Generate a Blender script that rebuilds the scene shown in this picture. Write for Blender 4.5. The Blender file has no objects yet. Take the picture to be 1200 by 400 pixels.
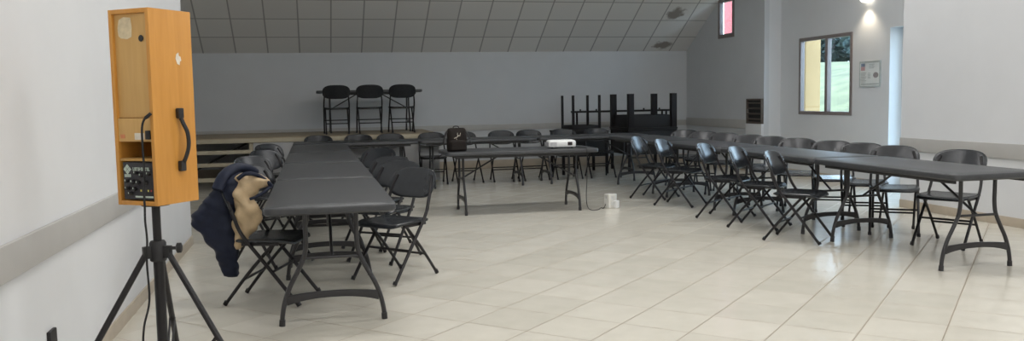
import bpy, bmesh, math, random
from mathutils import Vector, Matrix
random.seed(7)
PI = math.pi
SC = bpy.context.scene
COL = SC.collection

# ------------------------------------------------------------------ materials
def new_mat(name):
    m = bpy.data.materials.new(name); m.use_nodes = True
    nt = m.node_tree
    return m, nt, nt.nodes['Principled BSDF']

def mat(name, col, rough=.5, metal=0., spec=.5, var=.06, scale=18., bump=0., bscale=120., coat=0.):
    m, nt, p = new_mat(name)
    p.inputs['Roughness'].default_value = rough
    p.inputs['Metallic'].default_value = metal
    p.inputs['Specular IOR Level'].default_value = spec
    p.inputs['Coat Weight'].default_value = coat
    tc = nt.nodes.new('ShaderNodeTexCoord')
    n = nt.nodes.new('ShaderNodeTexNoise'); n.inputs['Scale'].default_value = scale; n.inputs['Detail'].default_value = 4
    nt.links.new(tc.outputs['Object'], n.inputs['Vector'])
    r = nt.nodes.new('ShaderNodeValToRGB')
    r.color_ramp.elements[0].position = .3; r.color_ramp.elements[1].position = .7
    r.color_ramp.elements[0].color = (*[c*(1-var) for c in col], 1)
    r.color_ramp.elements[1].color = (*[min(1, c*(1+var)) for c in col], 1)
    nt.links.new(n.outputs['Fac'], r.inputs['Fac'])
    nt.links.new(r.outputs['Color'], p.inputs['Base Color'])
    if bump:
        n2 = nt.nodes.new('ShaderNodeTexNoise'); n2.inputs['Scale'].default_value = bscale
        nt.links.new(tc.outputs['Object'], n2.inputs['Vector'])
        b = nt.nodes.new('ShaderNodeBump'); b.inputs['Strength'].default_value = bump; b.inputs['Distance'].default_value = .002
        nt.links.new(n2.outputs['Fac'], b.inputs['Height']); nt.links.new(b.outputs['Normal'], p.inputs['Normal'])
    return m

def wood_mat(name, c1, c2, rough=.45, axis_scale=(14, 14, 1.2)):
    m, nt, p = new_mat(name)
    p.inputs['Roughness'].default_value = rough
    tc = nt.nodes.new('ShaderNodeTexCoord'); mp = nt.nodes.new('ShaderNodeMapping')
    mp.inputs['Scale'].default_value = axis_scale
    n = nt.nodes.new('ShaderNodeTexNoise'); n.inputs['Scale'].default_value = 3; n.inputs['Detail'].default_value = 6; n.inputs['Distortion'].default_value = .6
    r = nt.nodes.new('ShaderNodeValToRGB')
    r.color_ramp.elements[0].position = .3; r.color_ramp.elements[1].position = .72
    r.color_ramp.elements[0].color = (*c1, 1); r.color_ramp.elements[1].color = (*c2, 1)
    L = nt.links.new
    L(tc.outputs['Object'], mp.inputs['Vector']); L(mp.outputs['Vector'], n.inputs['Vector'])
    L(n.outputs['Fac'], r.inputs['Fac']); L(r.outputs['Color'], p.inputs['Base Color'])
    return m

def math_node(nt, op, a, b=None, c=None):
    n = nt.nodes.new('ShaderNodeMath'); n.operation = op
    for i, v in enumerate((a, b, c)):
        if v is None: continue
        if isinstance(v, (int, float)): n.inputs[i].default_value = v
        else: nt.links.new(v, n.inputs[i])
    return n.outputs[0]

def grid_dist(nt, coord, off, step):
    # distance (m) to the nearest line of a family of parallel lines
    t = math_node(nt, 'DIVIDE', math_node(nt, 'SUBTRACT', coord, off), step)
    f = math_node(nt, 'FRACT', math_node(nt, 'ADD', t, .5))
    return math_node(nt, 'MULTIPLY', math_node(nt, 'ABSOLUTE', math_node(nt, 'SUBTRACT', f, .5)), step), t

def floor_mat():
    m, nt, p = new_mat('beige_floor_tiles'); L = nt.links.new
    tc = nt.nodes.new('ShaderNodeTexCoord'); s = nt.nodes.new('ShaderNodeSeparateXYZ')
    L(tc.outputs['Object'], s.inputs[0])
    k = 2**-.5
    d = math_node(nt, 'MULTIPLY', math_node(nt, 'SUBTRACT', s.outputs[0], s.outputs[1]), k)
    e = math_node(nt, 'MULTIPLY', math_node(nt, 'ADD', s.outputs[0], s.outputs[1]), k)
    st = .4135
    dd, td = grid_dist(nt, d, -.0065, st); de, te = grid_dist(nt, e, .40, st)
    # joint mask
    w1 = math_node(nt, 'SMOOTH_MIN', math_node(nt, 'DIVIDE', dd, .0070), math_node(nt, 'DIVIDE', de, .0075), .05)
    joint = math_node(nt, 'SUBTRACT', 1., math_node(nt, 'MINIMUM', math_node(nt, 'MULTIPLY', w1, w1), 1.))
    # per tile tone
    cx = nt.nodes.new('ShaderNodeCombineXYZ')
    L(math_node(nt, 'FLOOR', td), cx.inputs[0]); L(math_node(nt, 'FLOOR', te), cx.inputs[1])
    wn = nt.nodes.new('ShaderNodeTexWhiteNoise'); wn.noise_dimensions = '3D'; L(cx.outputs[0], wn.inputs['Vector'])
    n = nt.nodes.new('ShaderNodeTexNoise'); n.inputs['Scale'].default_value = 5; n.inputs['Detail'].default_value = 5
    L(tc.outputs['Object'], n.inputs['Vector'])
    f = math_node(nt, 'ADD', math_node(nt, 'MULTIPLY', wn.outputs['Value'], .35), math_node(nt, 'MULTIPLY', n.outputs['Fac'], .65))
    r = nt.nodes.new('ShaderNodeValToRGB')
    r.color_ramp.elements[0].position = .2; r.color_ramp.elements[1].position = .8
    r.color_ramp.elements[0].color = (.61, .58, .495, 1); r.color_ramp.elements[1].color = (.73, .695, .605, 1)
    L(f, r.inputs['Fac'])
    mx = nt.nodes.new('ShaderNodeMix'); mx.data_type = 'RGBA'
    L(math_node(nt, 'MULTIPLY', joint, .9), mx.inputs['Factor'])
    L(r.outputs['Color'], mx.inputs['A']); mx.inputs['B'].default_value = (.27, .23, .17, 1)
    L(mx.outputs['Result'], p.inputs['Base Color'])
    L(math_node(nt, 'ADD', .2, math_node(nt, 'MULTIPLY', joint, .5)), p.inputs['Roughness'])
    p.inputs['Specular IOR Level'].default_value = .55
    b = nt.nodes.new('ShaderNodeBump'); b.inputs['Strength'].default_value = .25; b.inputs['Distance'].default_value = .002; b.invert = True
    L(joint, b.inputs['Height']); L(b.outputs['Normal'], p.inputs['Normal'])
    return m

def ceiling_mat():
    m, nt, p = new_mat('ceiling_panels'); L = nt.links.new
    tc = nt.nodes.new('ShaderNodeTexCoord'); s = nt.nodes.new('ShaderNodeSeparateXYZ')
    L(tc.outputs['Object'], s.inputs[0])
    # distance up the slope measured from the foot at the back wall
    v = math_node(nt, 'MULTIPLY', math_node(nt, 'SUBTRACT', 16.2, s.outputs[1]), 1.1636)
    du, tu = grid_dist(nt, s.outputs[0], -1.30, .5585); dv, tv = grid_dist(nt, v, -.045, .54)
    w = math_node(nt, 'MINIMUM', math_node(nt, 'DIVIDE', du, .016), math_node(nt, 'DIVIDE', dv, .014))
    joint = math_node(nt, 'SUBTRACT', 1., math_node(nt, 'MINIMUM', math_node(nt, 'MULTIPLY', w, w), 1.))
    cx = nt.nodes.new('ShaderNodeCombineXYZ')
    L(math_node(nt, 'FLOOR', tu), cx.inputs[0]); L(math_node(nt, 'FLOOR', tv), cx.inputs[1])
    wn = nt.nodes.new('ShaderNodeTexWhiteNoise'); L(cx.outputs[0], wn.inputs['Vector'])
    r = nt.nodes.new('ShaderNodeValToRGB')
    r.color_ramp.elements[0].color = (.74, .72, .69, 1); r.color_ramp.elements[1].color = (.80, .785, .755, 1)
    L(wn.outputs['Value'], r.inputs['Fac'])
    mx = nt.nodes.new('ShaderNodeMix'); mx.data_type = 'RGBA'
    L(math_node(nt, 'MULTIPLY', joint, .72), mx.inputs['Factor']); L(r.outputs['Color'], mx.inputs['A'])
    mx.inputs['B'].default_value = (.20, .19, .18, 1)
    # damp stains on two panels
    n = nt.nodes.new('ShaderNodeTexNoise'); n.inputs['Scale'].default_value = 9; n.inputs['Detail'].default_value = 3
    L(tc.outputs['Object'], n.inputs['Vector'])
    prev = mx.outputs['Result']
    for (x, vv, rx, rv) in ((6.74, 1.24, .20, .20), (6.86, .21, .20, .15)):
        a = math_node(nt, 'DIVIDE', math_node(nt, 'SUBTRACT', s.outputs[0], x), rx)
        b = math_node(nt, 'DIVIDE', math_node(nt, 'SUBTRACT', v, vv), rv)
        q = math_node(nt, 'SQRT', math_node(nt, 'ADD', math_node(nt, 'MULTIPLY', a, a), math_node(nt, 'MULTIPLY', b, b)))
        q = math_node(nt, 'ADD', q, math_node(nt, 'MULTIPLY', math_node(nt, 'SUBTRACT', n.outputs['Fac'], .5), 1.6))
        k = math_node(nt, 'MINIMUM', math_node(nt, 'MAXIMUM', math_node(nt, 'MULTIPLY', math_node(nt, 'SUBTRACT', 1.05, q), 1.6), 0.), .75)
        m2 = nt.nodes.new('ShaderNodeMix'); m2.data_type = 'RGBA'
        L(k, m2.inputs['Factor']); L(prev, m2.inputs['A']); m2.inputs['B'].default_value = (.17, .13, .10, 1)
        prev = m2.outputs['Result']
    L(prev, p.inputs['Base Color'])
    p.inputs['Roughness'].default_value = .85
    return m

def glass_mat():
    m = bpy.data.materials.new('window_glass'); m.use_nodes = True
    nt = m.node_tree; nt.nodes.clear(); L = nt.links.new
    o = nt.nodes.new('ShaderNodeOutputMaterial'); t = nt.nodes.new('ShaderNodeBsdfTransparent')
    t.inputs['Color'].default_value = (.93, .97, .96, 1)
    g = nt.nodes.new('ShaderNodeBsdfGlossy'); g.inputs['Roughness'].default_value = .02
    mx = nt.nodes.new('ShaderNodeMixShader')
    mx.inputs[0].default_value = .07; L(t.outputs[0], mx.inputs[1]); L(g.outputs[0], mx.inputs[2]); L(mx.outputs[0], o.inputs[0])
    return m

def emit_mat(name, col, st):
    m, nt, p = new_mat(name)
    p.inputs['Base Color'].default_value = (*col, 1); p.inputs['Roughness'].default_value = .4
    p.inputs['Emission Color'].default_value = (*col, 1); p.inputs['Emission Strength'].default_value = st
    return m

M = dict(
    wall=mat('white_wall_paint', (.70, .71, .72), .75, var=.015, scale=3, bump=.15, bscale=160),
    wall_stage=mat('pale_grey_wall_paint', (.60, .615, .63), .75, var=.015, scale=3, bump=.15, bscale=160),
    rail=mat('grey_wall_rail', (.47, .46, .44), .55, var=.03, scale=6),
    skirting=mat('beige_skirting_tile', (.50, .43, .34), .4, var=.08, scale=7),
    floor=floor_mat(), ceiling=ceiling_mat(), glass=glass_mat(),
    plaster=mat('ceiling_plaster', (.75, .75, .75), .8, var=.02),
    plastic=mat('charcoal_table_plastic', (.043, .045, .048), .40, var=.1, scale=40, bump=.25, bscale=350),
    seat=mat('black_chair_plastic', (.021, .0235, .027), .25, var=.1, scale=30, bump=.12, bscale=300),
    steel=mat('black_painted_steel', (.009, .0075, .009), .4, spec=.4, var=.1),
    legsteel=mat('grey_painted_steel', (.026, .025, .027), .38, var=.1),
    rubber=mat('black_rubber', (.010, .010, .011), .7, var=.1),
    birch=wood_mat('orange_birch', (.55, .245, .040), (.63, .295, .058), .42),
    panel=wood_mat('light_birch_panel', (.56, .33, .105), (.62, .375, .13), .5),
    inner=wood_mat('inner_birch', (.44, .24, .06), (.50, .28, .08), .6),
    black=mat('matt_black', (.014, .013, .014), .5, var=.1),
    amp=mat('amplifier_face', (.020, .018, .022), .45, var=.15, scale=60),
    white_plastic=mat('white_plastic', (.80, .81, .80), .35, var=.02),
    ivory_plastic=mat('ivory_plastic', (.78, .77, .72), .4, var=.03),
    grey_plastic=mat('grey_plastic', (.36, .36, .38), .5, var=.05),
    tape=mat('masking_tape', (.66, .55, .36), .8, var=.12, scale=40),
    paper=mat('torn_paper', (.72, .66, .56), .85, var=.1, scale=60),
    orange=mat('orange_sticker', (.62, .23, .10), .6, var=.05),
    mark=mat('pale_green_print', (.50, .58, .50), .5, var=.1, scale=200),
    yellow=mat('yellow_print', (.62, .55, .12), .5, var=.05),
    red=mat('red_print', (.40, .05, .04), .5, var=.05),
    navy=mat('navy_quilted_nylon', (.006, .010, .027), .65, spec=.35, var=.2, scale=25, bump=.3, bscale=60),
    lining=mat('beige_lining', (.50, .37, .22), .65, var=.12, scale=22, bump=.25, bscale=70),
    bag=mat('dark_brown_canvas', (.013, .009, .007), .8, spec=.3, var=.2, scale=50, bump=.4, bscale=250),
    badge=mat('pale_emblem', (.55, .50, .42), .6, var=.05),
    lens=mat('dark_red_lens', (.045, .006, .008), .12, var=.1),
    stage_wood=wood_mat('stage_boards', (.30, .245, .165), (.37, .305, .21), .6, (1.2, 14, 14)),
    stage_edge=wood_mat('stage_edge_boards', (.40, .35, .25), (.47, .42, .31), .6, (1.2, 14, 14)),
    stage_skirt=mat('grey_stage_skirt', (.42, .42, .42), .7, var=.04, scale=4),
    frame=mat('grey_brown_window_frame', (.22, .19, .185), .45, var=.05),
    vent=mat('dark_brown_vent', (.12, .10, .085), .6, var=.08),
    grass=mat('spring_grass', (.150, .140, .060), .9, var=.28, scale=1.6, bump=.6, bscale=30),
    ochre=mat('yellow_render', (.45, .29, .135), .85, var=.05, scale=2),
    redwall=mat('red_render', (.36, .065, .06), .8, var=.12, scale=2),
    leaf=mat('dull_green_leaves', (.045, .07, .065), .8, var=.3, scale=6),
    bark=mat('grey_bark', (.12, .10, .09), .9, var=.3, scale=12),
    notice=mat('notice_paper', (.74, .77, .76), .5, var=.02),
    notice_grey=mat('notice_grey_print', (.46, .50, .49), .6, var=.1),
    notice_dark=mat('notice_dark_print', (.30, .28, .29), .6, var=.1),
    notice_blue=mat('notice_blue_print', (.24, .29, .38), .6, var=.05),
    notice_red=mat('notice_red_print', (.58, .36, .37), .6, var=.05),
    lamp=emit_mat('glowing_lamp_glass', (1., .93, .80), 3.0),
    dark_table=mat('dark_laminate', (.012, .011, .011), .55, spec=.25, var=.12, scale=8),
    dark_leg=mat('dark_square_tube', (.007, .005, .006), .55, spec=.25, var=.1),
)

# ------------------------------------------------------------------ mesh builder
class MB:
    def __init__(self): self.v = []; self.f = []
    def add(self, vs, fs):
        o = len(self.v); self.v += [tuple(p) for p in vs]; self.f += [tuple(i+o for i in f) for f in fs]; return self
    def box(self, x0, x1, y0, y1, z0, z1, mx=None):
        vs = [Vector(p) for p in ((x0,y0,z0),(x1,y0,z0),(x1,y1,z0),(x0,y1,z0),(x0,y0,z1),(x1,y0,z1),(x1,y1,z1),(x0,y1,z1))]
        if mx: vs = [mx @ p for p in vs]
        return self.add(vs, [(0,3,2,1),(4,5,6,7),(0,1,5,4),(1,2,6,5),(2,3,7,6),(3,0,4,7)])
    def tube(self, pts, r, n=10, cap=True, rs=None, flat=1.):
        pts = [Vector(p) for p in pts]; m = len(pts)
        T = []
        for i in range(m):
            a = pts[max(0, i-1)]; b = pts[min(m-1, i+1)]; T.append((b-a).normalized())
        up = Vector((0,0,1)) if abs(T[0].z) < .9 else Vector((1,0,0))
        u = T[0].cross(up).normalized(); vs = []
        for i in range(m):
            if i:
                u = (u - T[i]*u.dot(T[i])).normalized()
            w = T[i].cross(u); rr = rs[i] if rs else r
            for k in range(n):
                a = 2*PI*k/n
                vs.append(pts[i] + u*math.cos(a)*rr + w*math.sin(a)*rr*flat)
        fs = [(i*n+k, i*n+(k+1) % n, (i+1)*n+(k+1) % n, (i+1)*n+k) for i in range(m-1) for k in range(n)]
        if cap: fs += [tuple(range(n-1, -1, -1)), tuple(range((m-1)*n, m*n))]
        return self.add(vs, fs)
    def loft(self, rings, cap=True):
        n = len(rings[0]); vs = [p for r in rings for p in r]; m = len(rings)
        fs = [(i*n+k, i*n+(k+1) % n, (i+1)*n+(k+1) % n, (i+1)*n+k) for i in range(m-1) for k in range(n)]
        if cap: fs += [tuple(range(n-1, -1, -1)), tuple(range((m-1)*n, m*n))]
        return self.add(vs, fs)
    def disc_stack(self, prof, c=(0,0,0), n=24, axis='z'):
        rings = []
        for r, h in prof:
            ring = []
            for k in range(n):
                a = 2*PI*k/n; x, y = r*math.cos(a), r*math.sin(a)
                p = {'z': (x, y, h), 'x': (h, x, y), 'y': (y, h, x)}[axis]
                ring.append(Vector(p)+Vector(c))
            rings.append(ring)
        return self.loft(rings)
    def build(self, name, m, parent=None, bevel=0., smooth=35, seg=2, sub=0, solid=0.):
        me = bpy.data.meshes.new(name); me.from_pydata(self.v, [], self.f)
        bm = bmesh.new(); bm.from_mesh(me)
        bmesh.ops.recalc_face_normals(bm, faces=bm.faces)
        if bevel:
            es = [e for e in bm.edges if e.is_manifold and e.calc_face_angle(0) > .6]
            bmesh.ops.bevel(bm, geom=es, offset=bevel, segments=seg, affect='EDGES', profile=.6, clamp_overlap=True)
        bm.to_mesh(me); bm.free()
        if smooth:
            me.polygons.foreach_set('use_smooth', [True]*len(me.polygons))
            me.set_sharp_from_angle(angle=math.radians(smooth))
        me.materials.append(m)
        o = bpy.data.objects.new(name, me); COL.objects.link(o)
        if solid:
            md = o.modifiers.new('thickness', 'SOLIDIFY'); md.thickness = solid; md.offset = 0
        if sub:
            md = o.modifiers.new('subd', 'SUBSURF'); md.levels = sub; md.render_levels = sub
        if parent: o.parent = parent
        return o

def rrect(w, h, r, n=6, cx=0., cy=0.):
    pts = []
    for sx, sy, a0 in ((1,1,0), (-1,1,90), (-1,-1,180), (1,-1,270)):
        for k in range(n+1):
            a = math.radians(a0 + 90*k/n)
            pts.append((cx+sx*(w/2-r)+r*math.cos(a), cy+sy*(h/2-r)+r*math.sin(a)))
    return pts

def slab(mb, prof, w, h, r, n=6, mx=None):
    # rounded rectangular plate: prof = [(inset, z)...]
    rings = []
    for ins, z in prof:
        ring = [Vector((x, y, z)) for x, y in rrect(w-2*ins, h-2*ins, max(.002, r-ins), n)]
        if mx: ring = [mx @ p for p in ring]
        rings.append(ring)
    mb.loft(rings); return mb

def tag(o, label, cat, group=None, kind=None):
    o['label'] = label; o['category'] = cat
    if group: o['group'] = group
    if kind: o['kind'] = kind
    return o
def thing(name, label, cat, loc=(0,0,0), rz=0., group=None):
    o = bpy.data.objects.new(name, None); COL.objects.link(o); o.empty_display_size = .1
    o.location = loc; o.rotation_euler = (0, 0, math.radians(rz))
    return tag(o, label, cat, group)
def struct(name, mb, m, label=None, **k):
    o = mb.build(name, m, **k); o['kind'] = 'structure'
    if label: o['label'] = label
    return o
def dup(root, loc, rz, label, group=None, skip=()):
    kids = {}
    for o in KIDS[root.name]: kids.setdefault(o.parent.name, []).append(o)
    def rec(o, parent):
        c = o.copy(); COL.objects.link(c)
        if parent: c.parent = parent
        for ch in kids.get(o.name, []): rec(ch, c)
        return c
    r = rec(root, None); r.location = loc; r.rotation_euler = (0, 0, math.radians(rz)); r['label'] = label
    if group: r['group'] = group
    return r
KIDS = {}
def register(root):
    KIDS[root.name] = [o for o in root.children_recursive]

# ------------------------------------------------------------------ the room
XL, XR, XA, XW, YB, YE = -1.17, 6.65, 7.46, 7.77, 16.2, 8.6
YF = -3.2
FLAT = 4.3                                   # height of the flat ceiling over the front of the hall
SLOPE = .595
YK = YB - (FLAT-2.25)/SLOPE                  # where the slope meets the flat ceiling

struct('floor', MB().box(-3.4, 9.4, YF-.2, YB+.2, -.12, 0), M['floor'], smooth=0)
c = MB()
th = .12
def roof(xa, xb, ya, yb):
    za, zb = 2.25+SLOPE*(YB-ya), 2.25+SLOPE*(YB-yb)
    c.add([(xa, ya, za), (xb, ya, za), (xb, yb, zb), (xa, yb, zb), (xa, ya, za+th), (xb, ya, za+th), (xb, yb, zb+th), (xa, yb, zb+th)],
          [(0,1,2,3), (4,7,6,5), (0,4,5,1), (1,5,6,2), (2,6,7,3), (3,7,4,0)])
roof(-3.4, 9.4, 13.3, YK); roof(-3.4, XA+.09, YB+.3, 13.3)
struct('ceiling', c, M['ceiling'], smooth=0)
struct('ceiling_front', MB().box(-3.4, 9.4, YF-.2, YK, FLAT, FLAT+th), M['plaster'], smooth=0)
struct('wall_left', MB().box(-1.37, XL, YF, YE, 0, FLAT), M['wall'], smooth=0)
struct('wall_left_return', MB().box(-3.2, -1.37, YE-.2, YE, 0, FLAT), M['wall'], smooth=0)
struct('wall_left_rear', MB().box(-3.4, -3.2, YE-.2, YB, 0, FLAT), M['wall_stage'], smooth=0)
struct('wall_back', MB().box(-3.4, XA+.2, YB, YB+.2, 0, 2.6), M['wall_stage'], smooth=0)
struct('wall_front', MB().box(-1.37, 6.85, YF-.2, YF, 0, FLAT), M['wall'], smooth=0)
struct('wall_right', MB().box(XR, XR+.2, YF, YE, 0, FLAT), M['wall'], smooth=0)
struct('wall_right_return', MB().box(XR+.2, 9.2, YE-.2, YE, 0, FLAT), M['wall'], smooth=0)

def wall_x_hole(x0, x1, y0, y1, z0, z1, holes):
    mb = MB(); hs = sorted(holes); y = y0
    for (a, b, h0, h1) in hs:
        mb.box(x0, x1, y, a, z0, z1)
        if h0 > z0: mb.box(x0, x1, a, b, z0, h0)
        mb.box(x0, x1, a, b, h1, z1); y = b
    mb.box(x0, x1, y, y1, z0, z1)
    return mb
WIN = (11.15, 12.56, 1.005, 2.235)
SMALL = (14.18, 14.80, 2.39, 3.12)
DOOR = (8.72, 10.32, 0., 2.225)
struct('wall_right_window_side', wall_x_hole(XW, XW+.075, YE, 13.13, 0, FLAT, [WIN, DOOR]), M['wall'], smooth=0)
struct('wall_door_reveal', wall_x_hole(XW+.075, XW+.26, YE, 10.9, 0, FLAT, [DOOR]), M['wall'], smooth=0)
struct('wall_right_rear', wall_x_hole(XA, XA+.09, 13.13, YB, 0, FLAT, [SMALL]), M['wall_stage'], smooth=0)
struct('wall_right_step', MB().box(XA+.09, XW+.3, 13.13, 13.3, 0, FLAT), M['wall'], smooth=0)

# rails and skirtings
struct('trim_1', MB().box(XL, XL+.022, YF, YE, .675, .815), M['rail'], bevel=.004)
struct('trim_2', MB().box(XR-.022, XR, YF, YE, .665, .812), M['rail'], bevel=.004)
struct('trim_3', MB().box(-3.2, XA, YB-.022, YB, .745, .855), M['rail'], bevel=.004)
struct('trim_4', MB().box(XA-.022, XA, 13.68, YB-.022, .745, .90), M['rail'], bevel=.004)
struct('baseboard_left', MB().box(XL, XL+.012, YF, YE, 0, .085), M['skirting'], bevel=.003)
struct('baseboard_right', MB().box(XR-.012, XR, YF, YE, 0, .092), M['skirting'], bevel=.003)
struct('baseboard_back', MB().box(-3.2, XA, YB-.014, YB, 0, .16), M['skirting'], bevel=.003)
struct('baseboard_right_rear', MB().box(XA-.012, XA, 13.68, YB-.014, 0, .092), M['skirting'], bevel=.003)
struct('baseboard_right_window_side', MB().box(XW-.012, XW, DOOR[1], 13.13, 0, .092), M['skirting'], bevel=.003)
struct('trim_5', MB().box(XA-.05, XA, 13.13, 13.67, 0, .835), M['wall'], bevel=.004, label='low white boxing under the dark wall vent')

# windows
def window(name, x, y0, y1, z0, z1, mull, label, fw=.055, glazed=True):
    f = MB(); d0, d1 = x-.012, x+.06
    f.box(d0, d1, y0, y0+fw, z0, z1); f.box(d0, d1, y1-fw, y1, z0, z1)
    f.box(d0, d1, y0+fw, y1-fw, z0, z0+fw); f.box(d0, d1, y0+fw, y1-fw, z1-fw, z1)
    o = struct(name, f, M['frame'], label=label, bevel=.005)
    edges = [y0+fw]
    for mm in mull:
        b = MB().box(d0, d1, mm-fw*.62, mm+fw*.62, z0+fw, z1-fw).build('mullion', M['frame'], o, bevel=.004)
        edges += [mm-fw*.62, mm+fw*.62]
    edges.append(y1-fw)
    for a, b in zip(edges[::2], edges[1::2]):
        MB().box(x+.028, x+.034, a, b, z0+fw, z1-fw).build('pane', M['glass'], o, smooth=0)
    return o
window('window_1', XW, *WIN, [11.80], 'two pane window with grey brown frame and grass outside')
window('window_2', XA, *SMALL, [], 'small high window with dark frame and red wall outside', fw=.075)
# glazed door in the deep opening beyond the near right wall
dr = MB(); dx = XW+.20
dr.box(dx, dx+.04, DOOR[0], DOOR[0]+.09, 0, DOOR[3]); dr.box(dx, dx+.04, DOOR[1]-.09, DOOR[1], 0, DOOR[3])
dr.box(dx, dx+.04, DOOR[0]+.09, DOOR[1]-.09, 0, .12); dr.box(dx, dx+.04, DOOR[0]+.09, DOOR[1]-.09, DOOR[3]-.09, DOOR[3])
do = struct('door_1', dr, M['white_plastic'], label='glazed white door in the opening behind the right wall', bevel=.004)
MB().box(dx+.017, dx+.023, DOOR[0]+.09, DOOR[1]-.09, .12, DOOR[3]-.09).build('pane', M['glass'], do, smooth=0)
hd = MB(); hd.tube([(dx-.0, DOOR[0]+.045, 1.02), (dx-.05, DOOR[0]+.045, 1.02), (dx-.05, DOOR[0]+.17, 1.02)], .009)
hd.build('door_handle', M['grey_plastic'], do)

# outside
g = MB(); N = 26
gx = [7.95+ (34-7.95)*(i/N)**1.4 for i in range(N+1)]; gy = [6+ (62-6)*j/30 for j in range(31)]
def gz(x, y):
    t = max(0., min(1., (x-9.2)/11.)); s = t*t*(3-2*t)
    return -.25 + 2.75*s + .10*math.sin(x*.7+y*.4)*t + .02*(y-30)*t*.6
g.add([(x, y, gz(x, y)) for x in gx for y in gy], [(i*31+j, (i+1)*31+j, (i+1)*31+j+1, i*31+j+1) for i in range(N) for j in range(30)])
struct('ground', g, M['grass'], label='bright green grass bank outside the window')
pl = MB(); pl.box(8.55, 8.85, 13.62, 14.5, -.3, 3.6); pl.box(8.52, 8.88, 13.60, 14.52, -.3, .12)
tag(pl.build('pillar', M['ochre'], bevel=.02), 'yellow rendered pillar outside, seen in the left window pane', 'pillar')
rw = MB(); rw.box(8.5, 8.7, 15.2, 16.62, -.3, 4.6); rw.box(8.44, 8.76, 15.15, 16.66, 4.6, 4.7)
tag(rw.build('outbuilding_wall', M['redwall'], bevel=.01), 'red rendered wall outside the small high window', 'wall')

def tree(loc, h, r, seed, label):
    rnd = random.Random(seed); t = thing('tree', label, 'tree', loc, rnd.uniform(0, 360), 'trees on top of the grass bank')
    k = MB(); k.tube([(0,0,-.3), (.05,.02,h*.3), (-.03,.04,h*.6), (.02,0,h*.9)], .1, 8, rs=[.16,.13,.09,.03])
    for i in range(5):
        a = rnd.uniform(0, 2*PI); z = h*(.35+.1*i)
        k.tube([(0,0,z), (math.cos(a)*r*.5, math.sin(a)*r*.5, z+h*.12)], .04, 6, rs=[.05,.015])
    k.build('trunk', M['bark'], t)
    lf = MB()
    for i in range(1500):
        a = rnd.uniform(0, 2*PI); zz = rnd.uniform(-1, 1); q = rnd.uniform(.5, 1)**.5*r*(1-.25*zz)
        s = math.sqrt(max(0, 1-zz*zz)); p = Vector((q*s*math.cos(a), q*s*math.sin(a), h*.56+zz*h*.48))
        e = Vector((rnd.gauss(0,1), rnd.gauss(0,1), rnd.gauss(0,1))).normalized(); b = e.orthogonal().normalized(); d = rnd.uniform(.12,.24)
        lf.add([p-e*d, p+b*d*.45, p+e*d, p-b*d*.45], [(0,1,2,3)])
    lf.build('foliage', M['leaf'], t, smooth=0)
tl = ['tree on the bank behind the yellow pillar', 'tree on the bank left of the window mullion', 'tree on the bank right of the window mullion', 'tree on the bank at the right edge of the window']
for i, (x, y, h, r) in enumerate(((23.5, 38.6, 2.7, 1.5), (23.6, 35.4, 2.9, 1.55), (23.8, 32.2, 2.6, 1.55), (24., 29.0, 3.0, 1.5))):
    tree((x, y, gz(x, y)), h, r, 11+i, 'dull green leafy '+tl[i])

rnd = random.Random(5); hg = MB()
for i in range(5200):
    y = rnd.uniform(25, 46); x = 27.6+rnd.uniform(-.7, .7); p = Vector((x, y, gz(x, y)+rnd.uniform(-.1, 2.3)))
    e = Vector((rnd.gauss(0,1), rnd.gauss(0,1), rnd.gauss(0,1))).normalized(); b = e.orthogonal().normalized(); d = rnd.uniform(.14, .3)
    hg.add([p-e*d, p+b*d*.5, p+e*d, p-b*d*.5], [(0,1,2,3)])
tag(hg.build('hedge', M['leaf'], smooth=0), 'dull green hedge along the top of the grass bank behind the trees', 'hedge', kind='stuff')

# ------------------------------------------------------------------ stage
SZ = .80
st = thing('stage', 'low wooden stage with open slatted front along the back wall', 'stage', (0, 13.93, 0))
Y0 = 0.; Y1 = YB-.03-13.93; SX0, SX1 = -3.15, 2.02
MB().box(SX0, SX1, Y0, Y1, SZ-.035, SZ).build('deck', M['stage_wood'], st, bevel=.004)
MB().box(SX0, SX1, Y0-.012, Y0+.02, SZ-.075, SZ-.012).build('nosing', M['stage_edge'], st, bevel=.003)
for z0, z1 in ((.555, .615), (.36, .42), (.125, .19)):
    MB().box(SX0, -.93, Y0, Y0+.03, z0, z1).build('slat', M['stage_edge'], st, bevel=.003)
for x in (-3.1, -.955, .55, 1.96):
    MB().box(x-.03, x+.03, Y0+.03, Y0+.09, 0, SZ-.036).build('post', M['stage_edge'], st, bevel=.004)
    MB().box(x-.03, x+.03, Y1-.1, Y1-.04, 0, SZ-.036).build('post', M['stage_edge'], st, bevel=.004)
for xa, xb in ((-2.2, -.98), (-3.08, -2.25)):
    b = MB(); b.tube([(xa, Y0+.2, .1), (xb, Y0+.2, SZ-.06)], .016, 8); b.build('brace', M['steel'], st)
MB().box(-.92, SX1, Y0+.005, Y0+.028, .03, SZ-.08).build('skirt_board', M['stage_skirt'], st, bevel=.003)

# ------------------------------------------------------------------ folding chair (front = local -y)
def arc_pts(pts, n=5):
    # rounds an open polyline with Catmull-Rom
    P = [Vector(p) for p in pts]; out = []
    for i in range(len(P)-1):
        a = P[max(0,i-1)]; b = P[i]; c_ = P[i+1]; d = P[min(len(P)-1, i+2)]
        for k in range(n):
            t = k/n
            out.append(.5*((2*b)+(-a+c_)*t+(2*a-5*b+4*c_-d)*t*t+(-a+3*b-3*c_+d)*t**3))
    out.append(P[-1]); return out

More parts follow.
